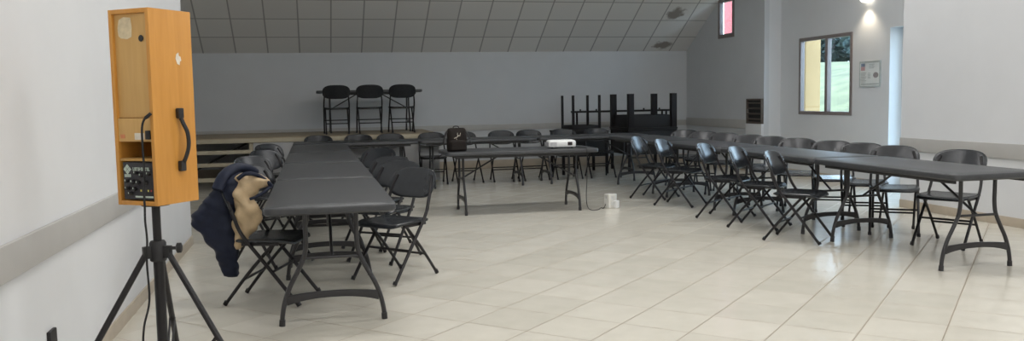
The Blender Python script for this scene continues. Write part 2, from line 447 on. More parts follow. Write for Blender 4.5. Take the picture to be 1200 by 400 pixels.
def make_chair():
    t = thing('folding_chair', 'x', 'chair')
    # seat: dished plate with a rolled front edge
    s = MB(); rings = []
    W, D = .43, .41
    for ins, dz in ((.012, -.018), (0, -.010), (0, .004), (.010, .011), (.06, .006), (.13, .003)):
        ring = []
        for x, y in rrect(W-2*ins, D-2*ins, max(.02, .075-ins*.4), 6):
            fr = max(0, (-y-.10))/.105
            ring.append(Vector((x*(1-.04*(y+.2)), y-.015, .442+dz-.020*fr*fr - .012*(1-(x/.215)**2)*(1 if dz > 0 else .3))))
        rings.append(ring)
    s.loft(rings); s.build('seat', M['seat'], t, smooth=50)
    # backrest: curved wide oval shell, built as concentric rings
    b = MB(); zc, hh, hw, nb_ = .704, .114, .225, 48
    def bnd(k):
        a_ = 2*PI*k/nb_; ca, sa = math.cos(a_), math.sin(a_)
        e = 2.9 if sa > 0 else 3.6
        w_ = hw if sa > 0 else hw*(1-.10*abs(sa)**1.5)
        return (w_*math.copysign(abs(ca)**(2/e), ca), hh*math.copysign(abs(sa)**(2/e), sa))
    def bp(x, dz, off):
        z = zc+dz
        y = .160 + (z-.58)*.42 + .044*(1-(x/hw)**2)
        return Vector((x, y, z)) + Vector((x/hw*.40, 1, -.42)).normalized()*off
    ringsb = []
    for q, off in ((.02, -.007), (.35, -.007), (.65, -.007), (.88, -.007), (.965, -.0075), (1., -.003), (1., .003), (.965, .0075), (.88, .007), (.65, .007), (.35, .007), (.02, .007)):
        ringsb.append([bp(bx_*q, bz_*q, off) for bx_, bz_ in (bnd(k) for k in range(nb_))])
    b.loft(ringsb); b.build('backrest', M['seat'], t, smooth=50)
    for sx in (-1, 1):
        x = .208*sx
        l = MB(); l.tube(arc_pts([(x, -.245, .012), (x, -.02, .30), (x*.995, .118, .478), (x*.965, .168, .585), (x*.90, .214, .69), (x*.80, .246, .762)], 4), .0125, 10)
        l.tube([(x, -.250, .009), (x, -.238, .032)], .0165, 10); l.build('leg', M['steel'], t)
        x2 = .183*sx
        l = MB(); l.tube(arc_pts([(x2, .262, .012), (x2, .10, .215), (x2, -.085, .420)], 4), .0115, 10)
        l.tube([(x2, .266, .009), (x2, .252, .032)], .0155, 10); l.build('leg', M['steel'], t)
        k = MB(); k.box(x-.004-.012*sx, x+.004-.012*sx, -.12, .13, .405, .428); k.build('seat_bracket', M['steel'], t, bevel=.002)
    k = MB(); k.tube([(-.208, -.075, .232), (.208, -.075, .232)], .009, 8); k.build('crossbar', M['steel'], t)
    k = MB(); k.tube([(-.183, .130, .178), (.183, .130, .178)], .009, 8); k.build('crossbar', M['steel'], t)
    register(t); return t

chair0 = make_chair(); chair_used = [False]
def chair(x, y, rz, label, group, z=0.):
    if not chair_used[0]:
        chair_used[0] = True; chair0.location = (x, y, z); chair0.rotation_euler = (0, 0, math.radians(rz)); chair0['label'] = label; chair0['group'] = group
        return chair0
    return dup(chair0, (x, y, z), rz, label, group)

# ------------------------------------------------------------------ folding table (long side = local x)
def make_table():
    t = thing('folding_table', 'x', 'table')
    s = MB(); slab(s, [(.030, .690), (.012, .692), (0, .702), (0, .728), (.003, .736), (.010, .740), (.2, .740)], 1.826, .756, .065, 7)
    s.build('tabletop', M['plastic'], t, smooth=40)
    for sy in (-1, 1):
        r = MB(); r.box(-.80, .80, .30*sy-.012, .30*sy+.012, .662, .689); r.build('side_rail', M['legsteel'], t, bevel=.003)
    for sx in (-1, 1):
        x = .685*sx
        for sy in (-1, 1):
            l = MB()
            l.tube(arc_pts([(x, .150*sy, .682), (x, .150*sy, .60), (x, .150*sy, .50), (x, .163*sy, .415), (x, .205*sy, .325), (x, .252*sy, .235), (x, .283*sy, .15), (x, .300*sy, .07), (x, .305*sy, .012)], 4), .0145, 10)
            l.tube([(x, .305*sy, .001), (x, .303*sy, .04)], .018, 10)
            l.build('leg', M['legsteel'], t)
        # flat lower crossbar, arched
        f = MB(); n = 14; rings = []
        for i in range(n+1):
            yy = -.272+.544*i/n; q = 1-(yy/.272)**2; zz = .162+.018*q
            hgt = .020+.018*abs(yy/.272)**3
            rings.append([Vector((x-.010, yy, zz-hgt)), Vector((x+.010, yy, zz-hgt)), Vector((x+.010, yy, zz+.020)), Vector((x-.010, yy, zz+.020))])
        f.loft(rings); f.build('crossbar', M['legsteel'], t, bevel=.003)
        u = MB(); u.tube([(x, -.165, .405), (x, .165, .405)], .010, 8); u.build('crossbar', M['legsteel'], t)
        v = MB(); v.tube(arc_pts([(x, 0, .405), (x-.22*sx, 0, .53), (x-.47*sx, 0, .672)], 3), .010, 8); v.build('brace', M['legsteel'], t)
        h = MB(); h.box(x-.49*sx-.02, x-.49*sx+.02, -.299, .299, .668, .688); h.build('hinge_bar', M['legsteel'], t, bevel=.002)
    register(t); return t
table0 = make_table(); table_used = [False]
def table(x, y, rz, label, group, z=0.):
    if not table_used[0]:
        table_used[0] = True; table0.location = (x, y, z); table0.rotation_euler = (0, 0, math.radians(rz)); table0['label'] = label; table0['group'] = group
        return table0
    return dup(table0, (x, y, z), rz, label, group)

TG = 'charcoal folding tables set in a u shape'
XLT, XRT = .084, 4.83
lt = ['charcoal folding table at the near end of the left row, beside the navy jacket',
      'second charcoal folding table from the near end of the left row',
      'third charcoal folding table from the near end of the left row',
      'charcoal folding table at the far end of the left row']
for i in range(4): table(XLT, 4.973+.915+1.872*i, 90, lt[i], TG)
rt = ['charcoal folding table at the near end of the right row, cut by the picture edge',
      'second charcoal folding table from the near end of the right row',
      'third charcoal folding table from the near end of the right row',
      'charcoal folding table at the far end of the right row']
for i in range(4): table(XRT, 5.153+.915+1.845*i, 90, rt[i], TG)
bt = ['left charcoal folding table of the cross row in front of the stage',
      'middle charcoal folding table of the cross row, behind the bag and projector table',
      'right charcoal folding table of the cross row, in front of the stacked dark tables']
for i in range(3): table(-.296+.915+1.832*i, 13.05, 0, bt[i], TG)
table(2.38, 9.93, -.8, 'charcoal folding table standing alone inside the u, carrying the white projector', 'single charcoal tables')
table(.99, 15.38, 0, 'charcoal folding table on the stage behind three chairs', 'single charcoal tables', SZ)

G1 = 'chairs on the left side of the left table row'
chair(-.30, 5.94, 72, 'black folding chair with the navy jacket over its back', G1)
for (x, y, rz, l) in ((-.36, 7.33, 46, 'black folding chair directly behind the jacket chair, left side of left row'),
                      (-.44, 8.62, 42, 'second black folding chair behind the jacket chair, left side of left row'),
                      (-.37, 9.72, 44, 'third black folding chair behind the jacket chair, left side of left row'),
                      (-.40, 11.15, 44, 'farthest black folding chair on the left side of left row')):
    chair(x, y, rz, l, G1)
G2 = 'chairs on the right side of the left table row'
for (x, y, rz, l) in ((.575, 6.42, -47, 'nearest black folding chair on the right side of the left table row'),
                      (.565, 7.20, -38, 'second nearest black folding chair on the right side of the left table row'),
                      (.545, 7.86, -40, 'third nearest black folding chair on the right side of the left table row'),
                      (.560, 9.38, -38, 'farthest black folding chair on the right side of the left table row')):
    chair(x, y, rz, l, G2)
G3 = 'chairs on the inner side of the right table row'
for (x, y, rz, l) in ((4.30, 6.93, 41, 'nearest black folding chair on the inner side of the right table row'),
                      (4.36, 7.74, 41, 'second nearest black folding chair on the inner side of the right row'),
                      (4.36, 8.46, 41, 'middle one of five black folding chairs on the inner side of right row'),
                      (4.36, 9.64, 41, 'second farthest black folding chair on the inner side of the right row'),
                      (4.36, 10.45, 41, 'farthest black folding chair on the inner side of the right row')):
    chair(x, y, rz, l, G3)
G4 = 'chairs on the wall side of the right table row'
om = ['nearest black folding chair on the wall side of the right row, rightmost of all', 'second nearest black folding chair on the wall side of the right row',
      'third nearest black folding chair on the wall side of the right row', 'fourth nearest black folding chair on the wall side of the right row',
      'fifth nearest black folding chair on the wall side of the right row', 'fifth farthest black folding chair on the wall side of the right row',
      'fourth farthest black folding chair on the wall side of the right row', 'third farthest black folding chair on the wall side of the right row',
      'second farthest black folding chair on the wall side of the right row', 'farthest black folding chair on the wall side of the right row']
for (x, y, rz), l in zip(((5.36, 6.30, -60), (5.36, 7.02, -36), (5.42, 7.56, -30), (5.42, 8.08, -30), (5.42, 8.79, -32), (5.40, 9.38, -34),
                          (5.42, 9.94, -32), (5.42, 10.62, -32), (5.40, 11.24, -34), (5.42, 11.92, -34)), om):
    chair(x, y, rz, l, G4)
G5 = 'chairs behind the cross table row'
bm_ = ['leftmost black folding chair behind the cross row, past the left row', 'second black folding chair from the left behind the cross row',
       'third black folding chair from the left behind the cross row', 'fourth black folding chair from the left behind the cross row, left of the bag',
       'fifth black folding chair from the left behind the cross row, partly behind the bag', 'fourth black folding chair from the right behind the cross row, right of the bag',
       'third black folding chair from the right behind the cross row', 'second black folding chair from the right behind the cross row, above the projector',
       'rightmost black folding chair behind the cross row, before the stacked tables']
for (x, rz), l in zip(((.09, 3), (.69, -3), (1.22, 2), (1.86, -4), (2.41, 4), (3.03, -2), (3.52, 2), (4.10, -3), (4.68, -4)), bm_):
    chair(x, 13.585, rz, l, G5)
G6 = 'three chairs on the stage'
for x, l in ((.40, 'left black folding chair of the three on the stage'), (.945, 'middle black folding chair of the three on the stage'), (1.49, 'right black folding chair of the three on the stage')):
    chair(x, 14.68, 180, l, G6, SZ)

# ------------------------------------------------------------------ stacked dark tables on the right of the back wall
def laminate_table(name, w, d, h, top, label, group, loc, rz=0., flip=False, lw=.045):
    t = thing(name, label, 'table', loc, rz, group)
    def Z(z): return (h-z) if flip else z
    def bx(x0,x1,y0,y1,z0,z1): 
        a, b_ = sorted((Z(z0), Z(z1))); return MB().box(x0,x1,y0,y1,a,b_)
    bx(-w/2, w/2, -d/2, d/2, h-.028, h).build('tabletop', M['dark_table'], t, bevel=.004)
    for sx in (-1, 1):
        for sy in (-1, 1):
            cx, cy = sx*(w/2-lw/2-.01), sy*(d/2-lw/2-.01)
            bx(cx-lw/2, cx+lw/2, cy-lw/2, cy+lw/2, 0, h-.029).build('leg', M['dark_leg'], t, bevel=.003)
    a = MB()
    for sy in (-1, 1):
        cy = sy*(d/2-lw/2-.01); z0, z1 = sorted((Z(h-.029), Z(h-.029-top)))
        a.box(-w/2+lw+.01, w/2-lw-.01, cy-.009, cy+.009, z0, z1)
    for sx in (-1, 1):
        cx = sx*(w/2-lw/2-.01); z0, z1 = sorted((Z(h-.029), Z(h-.029-top)))
        a.box(cx-.009, cx+.009, -d/2+lw+.01, d/2-lw-.01, z0, z1)
    a.build('apron', M['dark_table'], t, bevel=.002)
    return t
SG = 'dark tables stacked in front of the back wall'
laminate_table('laminate_table', .86, .80, .76, .42, 'dark table standing upright on the floor at the left of the table stack', SG, (4.62, 14.55, 0))
laminate_table('laminate_table', .93, .96, .76, .42, 'dark table standing upright on the floor under the right of the table stack', SG, (5.88, 14.65, 0))
laminate_table('laminate_table', .54, .72, .62, .06, 'small dark table lying upside down at the left end of the stack', SG, (4.66, 14.55, .762), 0, True, .040)
laminate_table('laminate_table', .93, 1.0, .63, .22, 'large dark table upside down on the right of the stack, its thick legs rightmost', SG, (5.88, 14.65, .762), 0, True, .10)
# a narrow bench and a second small table wedged in behind the upturned ones
b = thing('bench', 'narrow dark bench resting across the tops of the stacked tables', 'bench', (5.74, 15.44, 0), 0)
MB().box(-.95, .97, -.13, .13, 1.055, 1.09).build('bench_top', M['dark_table'], b, bevel=.004)
for sx in (-1, 1):
    for sy in (-1, 1):
        l = MB(); l.tube([(.90*sx, .10*sy, 0), (.90*sx, .10*sy, 1.054)], .02, 8); l.build('leg', M['dark_leg'], b)
for i in range(6):
    k = MB(); k.disc_stack([(.016, 1.091), (.016, 1.115), (.010, 1.122)], (-.8+.32*i, 0, 0), 10); k.build('knob', M['dark_leg'], b)
r = MB(); r.tube([(-.90, -.10, .30), (.90, -.10, .30)], .014, 8); r.build('crossbar', M['dark_leg'], b)

# ------------------------------------------------------------------ wall things
v = thing('wall_vent', 'dark brown slatted vent on the right wall near the stage corner', 'vent', (XA, 13.40, .84))
fr = MB(); fr.box(-.045, 0, -.262, -.232, 0, .43); fr.box(-.045, 0, .232, .262, 0, .43); fr.box(-.045, 0, -.232, .232, 0, .03); fr.box(-.045, 0, -.232, .232, .40, .43)
fr.build('frame', M['vent'], v, bevel=.003)
MB().box(-.012, 0, -.232, .232, .03, .40).build('backing', M['black'], v, smooth=0)
for i in range(4):
    mx = Matrix.Translation((-.026, 0, .075+.093*i)) @ Matrix.Rotation(math.radians(35), 4, 'Y')
    MB().box(-.020, .020, -.232, .232, -.006, .006, mx).build('slat', M['vent'], v, smooth=0)

n = thing('notice', 'small framed white notice on the wall right of the window', 'notice', (XW, 10.73, 1.42))
fr = MB(); fr.box(-.02, 0, -.232, -.214, 0, .37); fr.box(-.02, 0, .214, .232, 0, .37); fr.box(-.02, 0, -.214, .214, 0, .018); fr.box(-.02, 0, -.214, .214, .352, .37)
fr.build('frame', M['notice_grey'], n, bevel=.002)
pb = MB().box(-.010, 0, -.214, .214, .018, .352).build('sheet', M['notice'], n, smooth=0)
def nb(y0, y1, z0, z1, m): MB().box(-.0115, -.0100, -y1, -y0, z0, z1).build('print', m, pb, smooth=0)
nb(-.205, -.115, .29, .335, M['notice_blue']); nb(-.205, -.115, .235, .288, M['notice_red'])
for i in range(4): nb(-.02, .10-.02*(i % 2), .315-.018*i, .324-.018*i, M['notice_grey'])
for i in range(8): nb(-.205, -.08-.012*(i % 3), .195-.018*i, .204-.018*i, M['notice_grey'])
for i in range(5): nb(-.05, .015, .190-.018*i, .199-.018*i, M['notice_grey'])
ov = MB(); ov.disc_stack([(.050, -.0116), (.050, -.0101)], (0, 0, 0), 24, 'x'); oo = ov.build('print', M['notice_dark'], pb, smooth=0); oo.location = (0, -.13, .165); oo.scale = (1, 1.15, .8)
nb(-.2, .2, .028, .05, M['notice_grey'])

w = thing('wall_lamp', 'glowing half round wall lamp high above the notice', 'lamp', (XW, 10.78, 2.62))
pl_ = MB(); slab(pl_, [(.004, 0), (0, .004), (0, .018), (.006, .022)], .12, .22, .02, 4, Matrix.Translation((0, 0, .12)) @ Matrix.Rotation(-PI/2, 4, 'Y')); pl_.build('wall_plate', M['grey_plastic'], w)
sh = MB(); rings = []
for z, rr in ((.0, .045), (.004, .085), (.03, .105), (.08, .118), (.16, .122), (.20, .120)):
    rings.append([Vector((-.024-rr*math.sin(PI*k/16)*1.0, rr*math.cos(PI*k/16), z)) for k in range(17)])
sh.loft(rings); sh.build('lamp_shade', M['lamp'], w)

so = MB(); slab(so, [(.002, 0), (0, .003), (0, .012), (.004, .016)], .20, .10, .006, 3, Matrix.Translation((XL, 4.085, .25)) @ Matrix.Rotation(PI/2, 4, 'Y'))
so_t = so.build('wall_outlet', M['black']); tag(so_t, 'black outlet box low on the left white wall', 'outlet')

# ------------------------------------------------------------------ loudspeaker on its tripod
SP = (-.634, 3.685)
stn = thing('speaker_stand', 'black tripod stand carrying the orange wooden loudspeaker', 'stand', (*SP, 0))
p = MB(); p.tube([(0,0,.12), (0,0,.75)], .021, 14); p.build('lower_tube', M['steel'], stn)
p = MB(); p.tube([(0,0,.75), (0,0,.934)], .0165, 14); p.build('pole', M['steel'], stn)
hb = MB(); hb.disc_stack([(.028, .70), (.033, .705), (.033, .775), (.027, .785)], n=18); hb.build('collar', M['black'], stn)
kn = MB(); kn.tube([(.03, -.02, .755), (.075, -.03, .755)], .007, 8); kn.disc_stack([(.012, .074), (.021, .078), (.021, .094), (.012, .098)], (0, -.03, .755), 12, 'x'); kn.build('knob', M['black'], stn)
cp = MB(); cp.disc_stack([(.02, .925), (.055, .930), (.055, .938)], n=18); cp.build('top_plate', M['steel'], stn)
sl = MB(); sl.disc_stack([(.024, .10), (.029, .104), (.029, .145), (.024, .15)], n=18); sl.build('lower_collar', M['black'], stn)
for a in (207, -27, 90):
    ca, sa = math.cos(math.radians(a)), math.sin(math.radians(a))
    l = MB(); l.tube([(ca*.045, sa*.045, .74), (ca*.49, sa*.49, .018)], .0125, 10)
    lo = l.build('leg', M['steel'], stn)
    j = MB(); j.box(-.012, .03, -.012, .012, .715, .765, Matrix.Rotation(math.radians(a), 4, 'Z') @ Matrix.Translation((.03, 0, 0))); j.build('hinge', M['black'], lo, bevel=.003)
    fo = MB(); fo.tube([(ca*.472, sa*.472, .047), (ca*.501, sa*.501, 0)], .018, 10); fo.build('rubber_foot', M['rubber'], lo)
    for o_ in (-.009, .009):
        bx_, by_ = -sa*o_, ca*o_
        br = MB(); br.tube([(ca*.028+bx_, sa*.028+by_, .125), (ca*.255+bx_, sa*.255+by_, .40)], .005, 8); br.build('brace', M['steel'], stn)

W_, D_, ZB, H_ = .210, .222, .940, .773
sp = thing('loudspeaker', 'tall orange wooden loudspeaker box on the black tripod', 'speaker', (SP[0]+.012, SP[1]+.017, ZB), -36.2)
t_ = .018; x0, x1, y0, y1 = -W_/2, W_/2, -D_/2, D_/2
cab = MB(); cab.box(x0, x0+t_, y0, y1, 0, H_); cab.box(x1-t_, x1, y0, y1, 0, H_); cab.box(x0+t_, x1-t_, y0, y1, H_-t_, H_)
cab.box(x0+t_, x1-t_, y0, y1, 0, t_); cab.box(x0+t_, x1-t_, y1-t_, y1, t_, H_-t_)
cabo = cab.build('cabinet', M['birch'], sp, bevel=.0025)
Zf = lambda f: H_*(1-f)
MB().box(x0+t_, x1-t_, y0+.012, y0+.026, Zf(.552)+.002, H_-t_).build('rear_panel', M['panel'], sp, bevel=.002)
MB().box(x0+t_, x1-t_, y0+.004, y0+.022, Zf(.672), Zf(.552)).build('socket_panel', M['panel'], sp, bevel=.002)
MB().box(x0+t_, x1-t_, y0+.004, y1-t_, Zf(.772), Zf(.758)).build('shelf', M['inner'], sp, bevel=.002)
FY = y0+.012
tp = MB(); ring = [(x0+.040+dx_, Zf(.145)+dz_) for dx_, dz_ in ((0,.01),(.012,0),(.045,-.004),(.068,.004),(.071,.04),(.066,.078),(.03,.082),(.005,.072),(-.003,.04))]
tp.loft([[Vector((a, FY-.0016, b_)) for a, b_ in ring], [Vector((a, FY, b_)) for a, b_ in ring]]); tp.build('tape_patch', M['tape'], sp, smooth=0)
ho = MB(); ho.disc_stack([(.013, FY-.003), (.011, FY-.004), (.011, FY)], (x0+.158, 0, Zf(.150)), 18, 'y'); ho.build('jack_hole', M['black'], sp)
sk = MB(); sk.box(x0+.168, x0+.190, y0-.006, y0+.004, Zf(.66), Zf(.615)); sk.build('socket', M['black'], sp, bevel=.003)
MB().box(x0+.030, x0+.052, y0+.0025, y0+.004, Zf(.655), Zf(.635)).build('sticker', M['orange'], sp, smooth=0)
MB().box(x0+.105, x0+.155, y0+.0025, y0+.004, Zf(.662), Zf(.628)).build('sticker', M['paper'], sp, smooth=0)
ax0, ax1, az0, az1 = x0+.033, x1-.020, Zf(.970), Zf(.778)
am = MB(); am.box(ax0, ax1, y0+.003, y0+.075, az0, az1); amo = am.build('amplifier', M['amp'], sp, bevel=.003)
aw, ah = ax1-ax0, az1-az0; AY = y0+.003
def pr(u0, u1, v0, v1, m, nm='print'): MB().box(ax0+u0*aw, ax0+u1*aw, AY-.0012, AY+.0002, az0+v0*ah, az0+v1*ah).build(nm, m, amo, smooth=0)
dm = MB(); cx_, cz_ = ax0+.15*aw, az0+.81*ah
for ox, oz in ((0,.011), (0,-.011), (-.011,0), (.011,0)):
    q = [(ox, oz+.0095), (ox+.0095, oz), (ox, oz-.0095), (ox-.0095, oz)]
    dm.loft([[Vector((cx_+a, AY-.0012, cz_+b_)) for a, b_ in q], [Vector((cx_+a, AY, cz_+b_)) for a, b_ in q]])
dm.build('emblem', M['mark'], amo, smooth=0)
# two illegible pale words: upright strokes
rr_ = random.Random(3)
u = .34
for wl, step in ((7, .053), (3, .053)):
    for i in range(wl):
        pr(u, u+.012, .775, .865, M['mark'], 'lettering')
        zz = rr_.choice((.775, .812, .845)); pr(u+.012, u+.040, zz, zz+.02, M['mark'], 'lettering')
        if i % 2: pr(u+.032, u+.043, .775, .865, M['mark'], 'lettering')
        u += step
    u += .04
for i in range(4): pr(.05+.055*i, .09+.055*i, .60, .68, M['mark'], 'lettering')
pr(.05, .27, .625, .640, M['mark'], 'lettering')
pr(.38, .66, .055, .10, M['mark'], 'lettering'); pr(.72, .98, .055, .10, M['mark'], 'lettering')
for (u_, v_, r_) in ((.14,.50,.008), (.34,.48,.009), (.52,.46,.009), (.76,.46,.010), (.64,.66,.009), (.88,.70,.008), (.46,.72,.008), (.40,.29,.009), (.14,.30,.009), (.24,.16,.008)):
    k = MB(); k.disc_stack([(r_*.8, AY-.014), (r_, AY-.010), (r_, AY)], (ax0+u_*aw, 0, az0+v_*ah), 14, 'y'); ko = k.build('knob', M['black'], amo)
    MB().box(ax0+u_*aw-.0012, ax0+u_*aw+.0012, AY-.0155, AY-.0135, az0+v_*ah, az0+v_*ah+r_*.8).build('pointer', M['mark'], ko, smooth=0)
for u_, m_ in ((.56, M['yellow']), (.80, M['yellow']), (.66, M['red']), (.90, M['red'])):
    pr(u_, u_+.04, .22, .27, m_, 'indicator')
# strap handle and torn sticker on the side face (+x)
hy = y0+.58*D_
hn = MB()
P = arc_pts([(x1+.010, hy, Zf(.545)), (x1+.022, hy+.004, Zf(.585)), (x1+.034, hy+.012, Zf(.635)), (x1+.035, hy+.014, Zf(.70)), (x1+.026, hy+.008, Zf(.755)), (x1+.010, hy+.002, Zf(.80))], 5)
hn.tube(P, .009, 10, flat=.8); ho_ = hn.build('handle', M['rubber'], sp)
for f in (.525, .80):
    k = MB(); k.box(x1, x1+.020, hy-.014, hy+.014, Zf(f)-.026, Zf(f)+.016); k.build('handle_mount', M['black'], ho_, bevel=.005)
sk = MB(); q = [(-.014,.0), (-.010,.018), (.002,.026), (.004,.012), (.012,.010), (.016,-.006), (.008,-.010), (.006,-.024), (-.006,-.020)]
sk.loft([[Vector((x1+.0012, y0+.65*D_+a, Zf(.25)+b_)) for a, b_ in q], [Vector((x1-.0001, y0+.65*D_+a, Zf(.25)+b_)) for a, b_ in q]]); sk.build('torn_sticker', M['paper'], sp, smooth=0)
# cable: world coordinates through the speaker frame
R_ = Matrix.Translation((SP[0]+.012, SP[1]+.017, ZB)) @ Matrix.Rotation(math.radians(-36.2), 4, 'Z')
lp = [(x0+.199, y0-.008, Zf(.535)), (x0+.186, y0-.020, Zf(.555)), (x0+.172, y0-.022, Zf(.60)), (x0+.168, y0-.020, Zf(.70)), (x0+.168, y0-.019, Zf(.80)), (x0+.160, y0-.018, Zf(.93)), (x0+.160, y0-.018, Zf(1.0))]
wp = [R_ @ Vector(q) for q in lp]
wp += [Vector((SP[0]-.022, SP[1]-.115, .88)), Vector((SP[0]-.026, SP[1]-.075, .80)), Vector((SP[0]-.035, SP[1]-.055, .70)), Vector((SP[0]-.034, SP[1]-.05, .55)), Vector((SP[0]-.06, SP[1]-.05, .44)), Vector((SP[0]-.065, SP[1]-.05, .33)), Vector((SP[0]-.04, SP[1]-.06, .12)), Vector((SP[0]+.02, SP[1]-.10, .006)), Vector((SP[0]+.15, SP[1]-.28, .005)), Vector((SP[0]+.12, SP[1]-.7, .005))]
k = MB(); k.tube(arc_pts(wp, 5), .0042, 8)
k.tube([R_ @ Vector((x0+.203, y0-.004, Zf(.528))), R_ @ Vector((x0+.188, y0-.019, Zf(.552)))], .0065, 8)
tag(k.build('cable', M['rubber']), 'thin black cable hanging from the loudspeaker down along its stand', 'cable')

# ------------------------------------------------------------------ jacket over the first left chair
jk = thing('jacket', 'navy quilted jacket with beige lining hung over the nearest left chair', 'jacket', (-.52, 5.98, 0))
def ring_sheet(z, xa, xb, y, ty, n=28, q=0.):
    cx, hw = (xa+xb)/2, (xb-xa)/2; out = []
    for k in range(n):
        a = 2*PI*k/n; ca, sa = math.cos(a), math.sin(a)
        f = 1+q
        out.append(Vector((cx+hw*f*math.copysign(abs(ca)**.75, ca), y+ty*f*math.copysign(abs(sa)**.75, sa), z)))
    return out
def lerp_tab(tab, z):
    z = max(tab[-1][0], min(tab[0][0], z))
    for i in range(len(tab)-1):
        a, b_ = tab[i], tab[i+1]
        if a[0] >= z >= b_[0]:
            t = (a[0]-z)/(a[0]-b_[0]); t = t*t*(3-2*t)*.3+t*.7
            return [a[k]+(b_[k]-a[k])*t for k in range(1, len(a))]
def sheet(tab, q, waves, n=28, m=60, name='x', mt=None, tiltx=0.):
    mb = MB(); z0, z1 = tab[0][0], tab[-1][0]; rings = []
    for i in range(m+1):
        z = z0+(z1-z0)*i/m; xa, xb, y, ty = lerp_tab(tab, z)
        rg = ring_sheet(z, xa, xb, y, ty, n)
        out = []
        for p_ in rg:
            ph = (p_.z*1.0 + (p_.x)*tiltx)*waves*2*PI
            s_ = abs(math.sin(ph/2))**.7*q - q*.5
            cen = Vector(((xa+xb)/2, y, z)); d_ = p_-cen
            L_ = max(d_.length, 1e-4)
            wr = (.006*math.sin(p_.x*31+p_.z*17)+.005*math.sin(p_.z*43-p_.x*25+p_.y*30) + .004*math.sin(p_.x*70+p_.z*38+p_.y*55))*(1.5 if name == 'lining' else 1.)
            out.append(p_ + d_/L_*(s_+wr))
        rings.append(out)
    mb.loft(rings); return mb.build(name, mt, jk, smooth=60)
# outer shell: z, left x, right x, centre y, half thickness (relative to the jacket origin)
sheet([(.885, -.06, .02, -.02, .03), (.87, -.10, .07, -.02, .075), (.82, -.125, .085, -.03, .12), (.76, -.135, .05, -.04, .12), (.68, -.215, .035, -.045, .11), (.60, -.275, .02, -.04, .10),
       (.555, -.285, .015, -.04, .095), (.46, -.215, .01, -.04, .09), (.34, -.135, .005, -.04, .08), (.24, -.115, .0, -.04, .065), (.185, -.095, -.005, -.04, .045), (.178, -.07, -.02, -.04, .02)], .010, 14, name='outer_shell', mt=M['navy'], tiltx=.55)
# collar roll along the top of the chair back
cl = MB(); cl.tube(arc_pts([(-.10, -.16, .78), (-.06, -.12, .865), (.0, -.03, .905), (.06, .07, .895), (.11, .14, .86)], 5), .045, 14, rs=None, flat=.75)
cl.build('collar', M['navy'], jk, smooth=60)
# lining: hood fold and the open front
sheet([(.880, .06, .10, -.10, .02), (.868, .03, .16, -.10, .05), (.83, .01, .205, -.10, .075), (.79, .005, .205, -.10, .07), (.765, .0, .165, -.11, .062), (.72, -.01, .125, -.11, .06),
       (.67, -.01, .145, -.11, .065), (.61, -.01, .172, -.11, .068), (.54, -.01, .150, -.11, .062), (.47, -.005, .100, -.11, .05), (.40, .0, .045, -.11, .035), (.375, .005, .025, -.11, .015)], .014, 7, name='lining', mt=M['lining'], tiltx=1.4)
hb_ = MB(); hb_.tube(arc_pts([(.03, -.16, .845), (.08, -.17, .878), (.15, -.16, .868), (.215, -.13, .815), (.235, -.11, .785)], 5), .014, 10); hb_.tube(arc_pts([(.235, -.11, .785), (.20, -.165, .760), (.15, -.178, .728), (.10, -.180, .712)], 5), .010, 10); hb_.build('hood_edge_and_fold_shade', M['navy'], jk)  # first tube edges the hood, second is modelled shade in the fold below

# ------------------------------------------------------------------ bag, projector, power block
bg = thing('bag', 'dark brown backpack with a pale emblem standing on the projector table', 'bag', (1.63, 9.83, .741), 6)
bo = MB(); rings = []
for z, w_, d_ in ((0, .215, .125), (.008, .228, .14), (.03, .233, .15), (.12, .232, .145), (.20, .228, .13), (.245, .218, .11), (.264, .198, .08), (.272, .15, .045)):
    rings.append([Vector((x, y, z)) for x, y in rrect(w_, d_, min(w_, d_)*.42, 6)])
bo.loft(rings); bo.build('bag_body', M['bag'], bg, smooth=50)
pk = MB(); rings = []
for z, w_, d_ in ((.015, .17, .03), (.02, .185, .05), (.10, .185, .055), (.125, .17, .04), (.132, .15, .02)):
    rings.append([Vector((x, y-.062, z)) for x, y in rrect(w_, d_, d_*.4, 5)])
pk.loft(rings); pk.build('front_pocket', M['bag'], bg, smooth=50)
for sx in (-1, 1):
    k = MB(); k.tube(arc_pts([(.085*sx, .02, .25), (.125*sx, .0, .215), (.150*sx, -.015, .15), (.168*sx, -.02, .085)], 4), .017, 8, rs=None, flat=.45); k.build('strap', M['black'], bg)
hl = MB(); hl.tube(arc_pts([(-.035, .02, .262), (-.025, .02, .288), (.025, .02, .288), (.035, .02, .262)], 4), .006, 8); hl.build('handle', M['black'], bg)
em = MB(); yy = -.0735
for pts, w0 in (([(-.048,.150), (-.034,.160), (-.016,.164), (-.002,.178), (.004,.192)], .0042), ([(-.030,.160), (-.022,.146), (-.014,.136)], .0026), ([(-.004,.178), (-.008,.202), (-.004,.216)], .0026), ([(-.004,.176), (.016,.180), (.026,.196), (.030,.214)], .0030), ([(.016,.180), (.026,.178)], .0024)):
    em.tube([(a, yy+(b_-.12)*.10, b_) for a, b_ in pts], w0, 6)
em.build('emblem', M['badge'], bg)

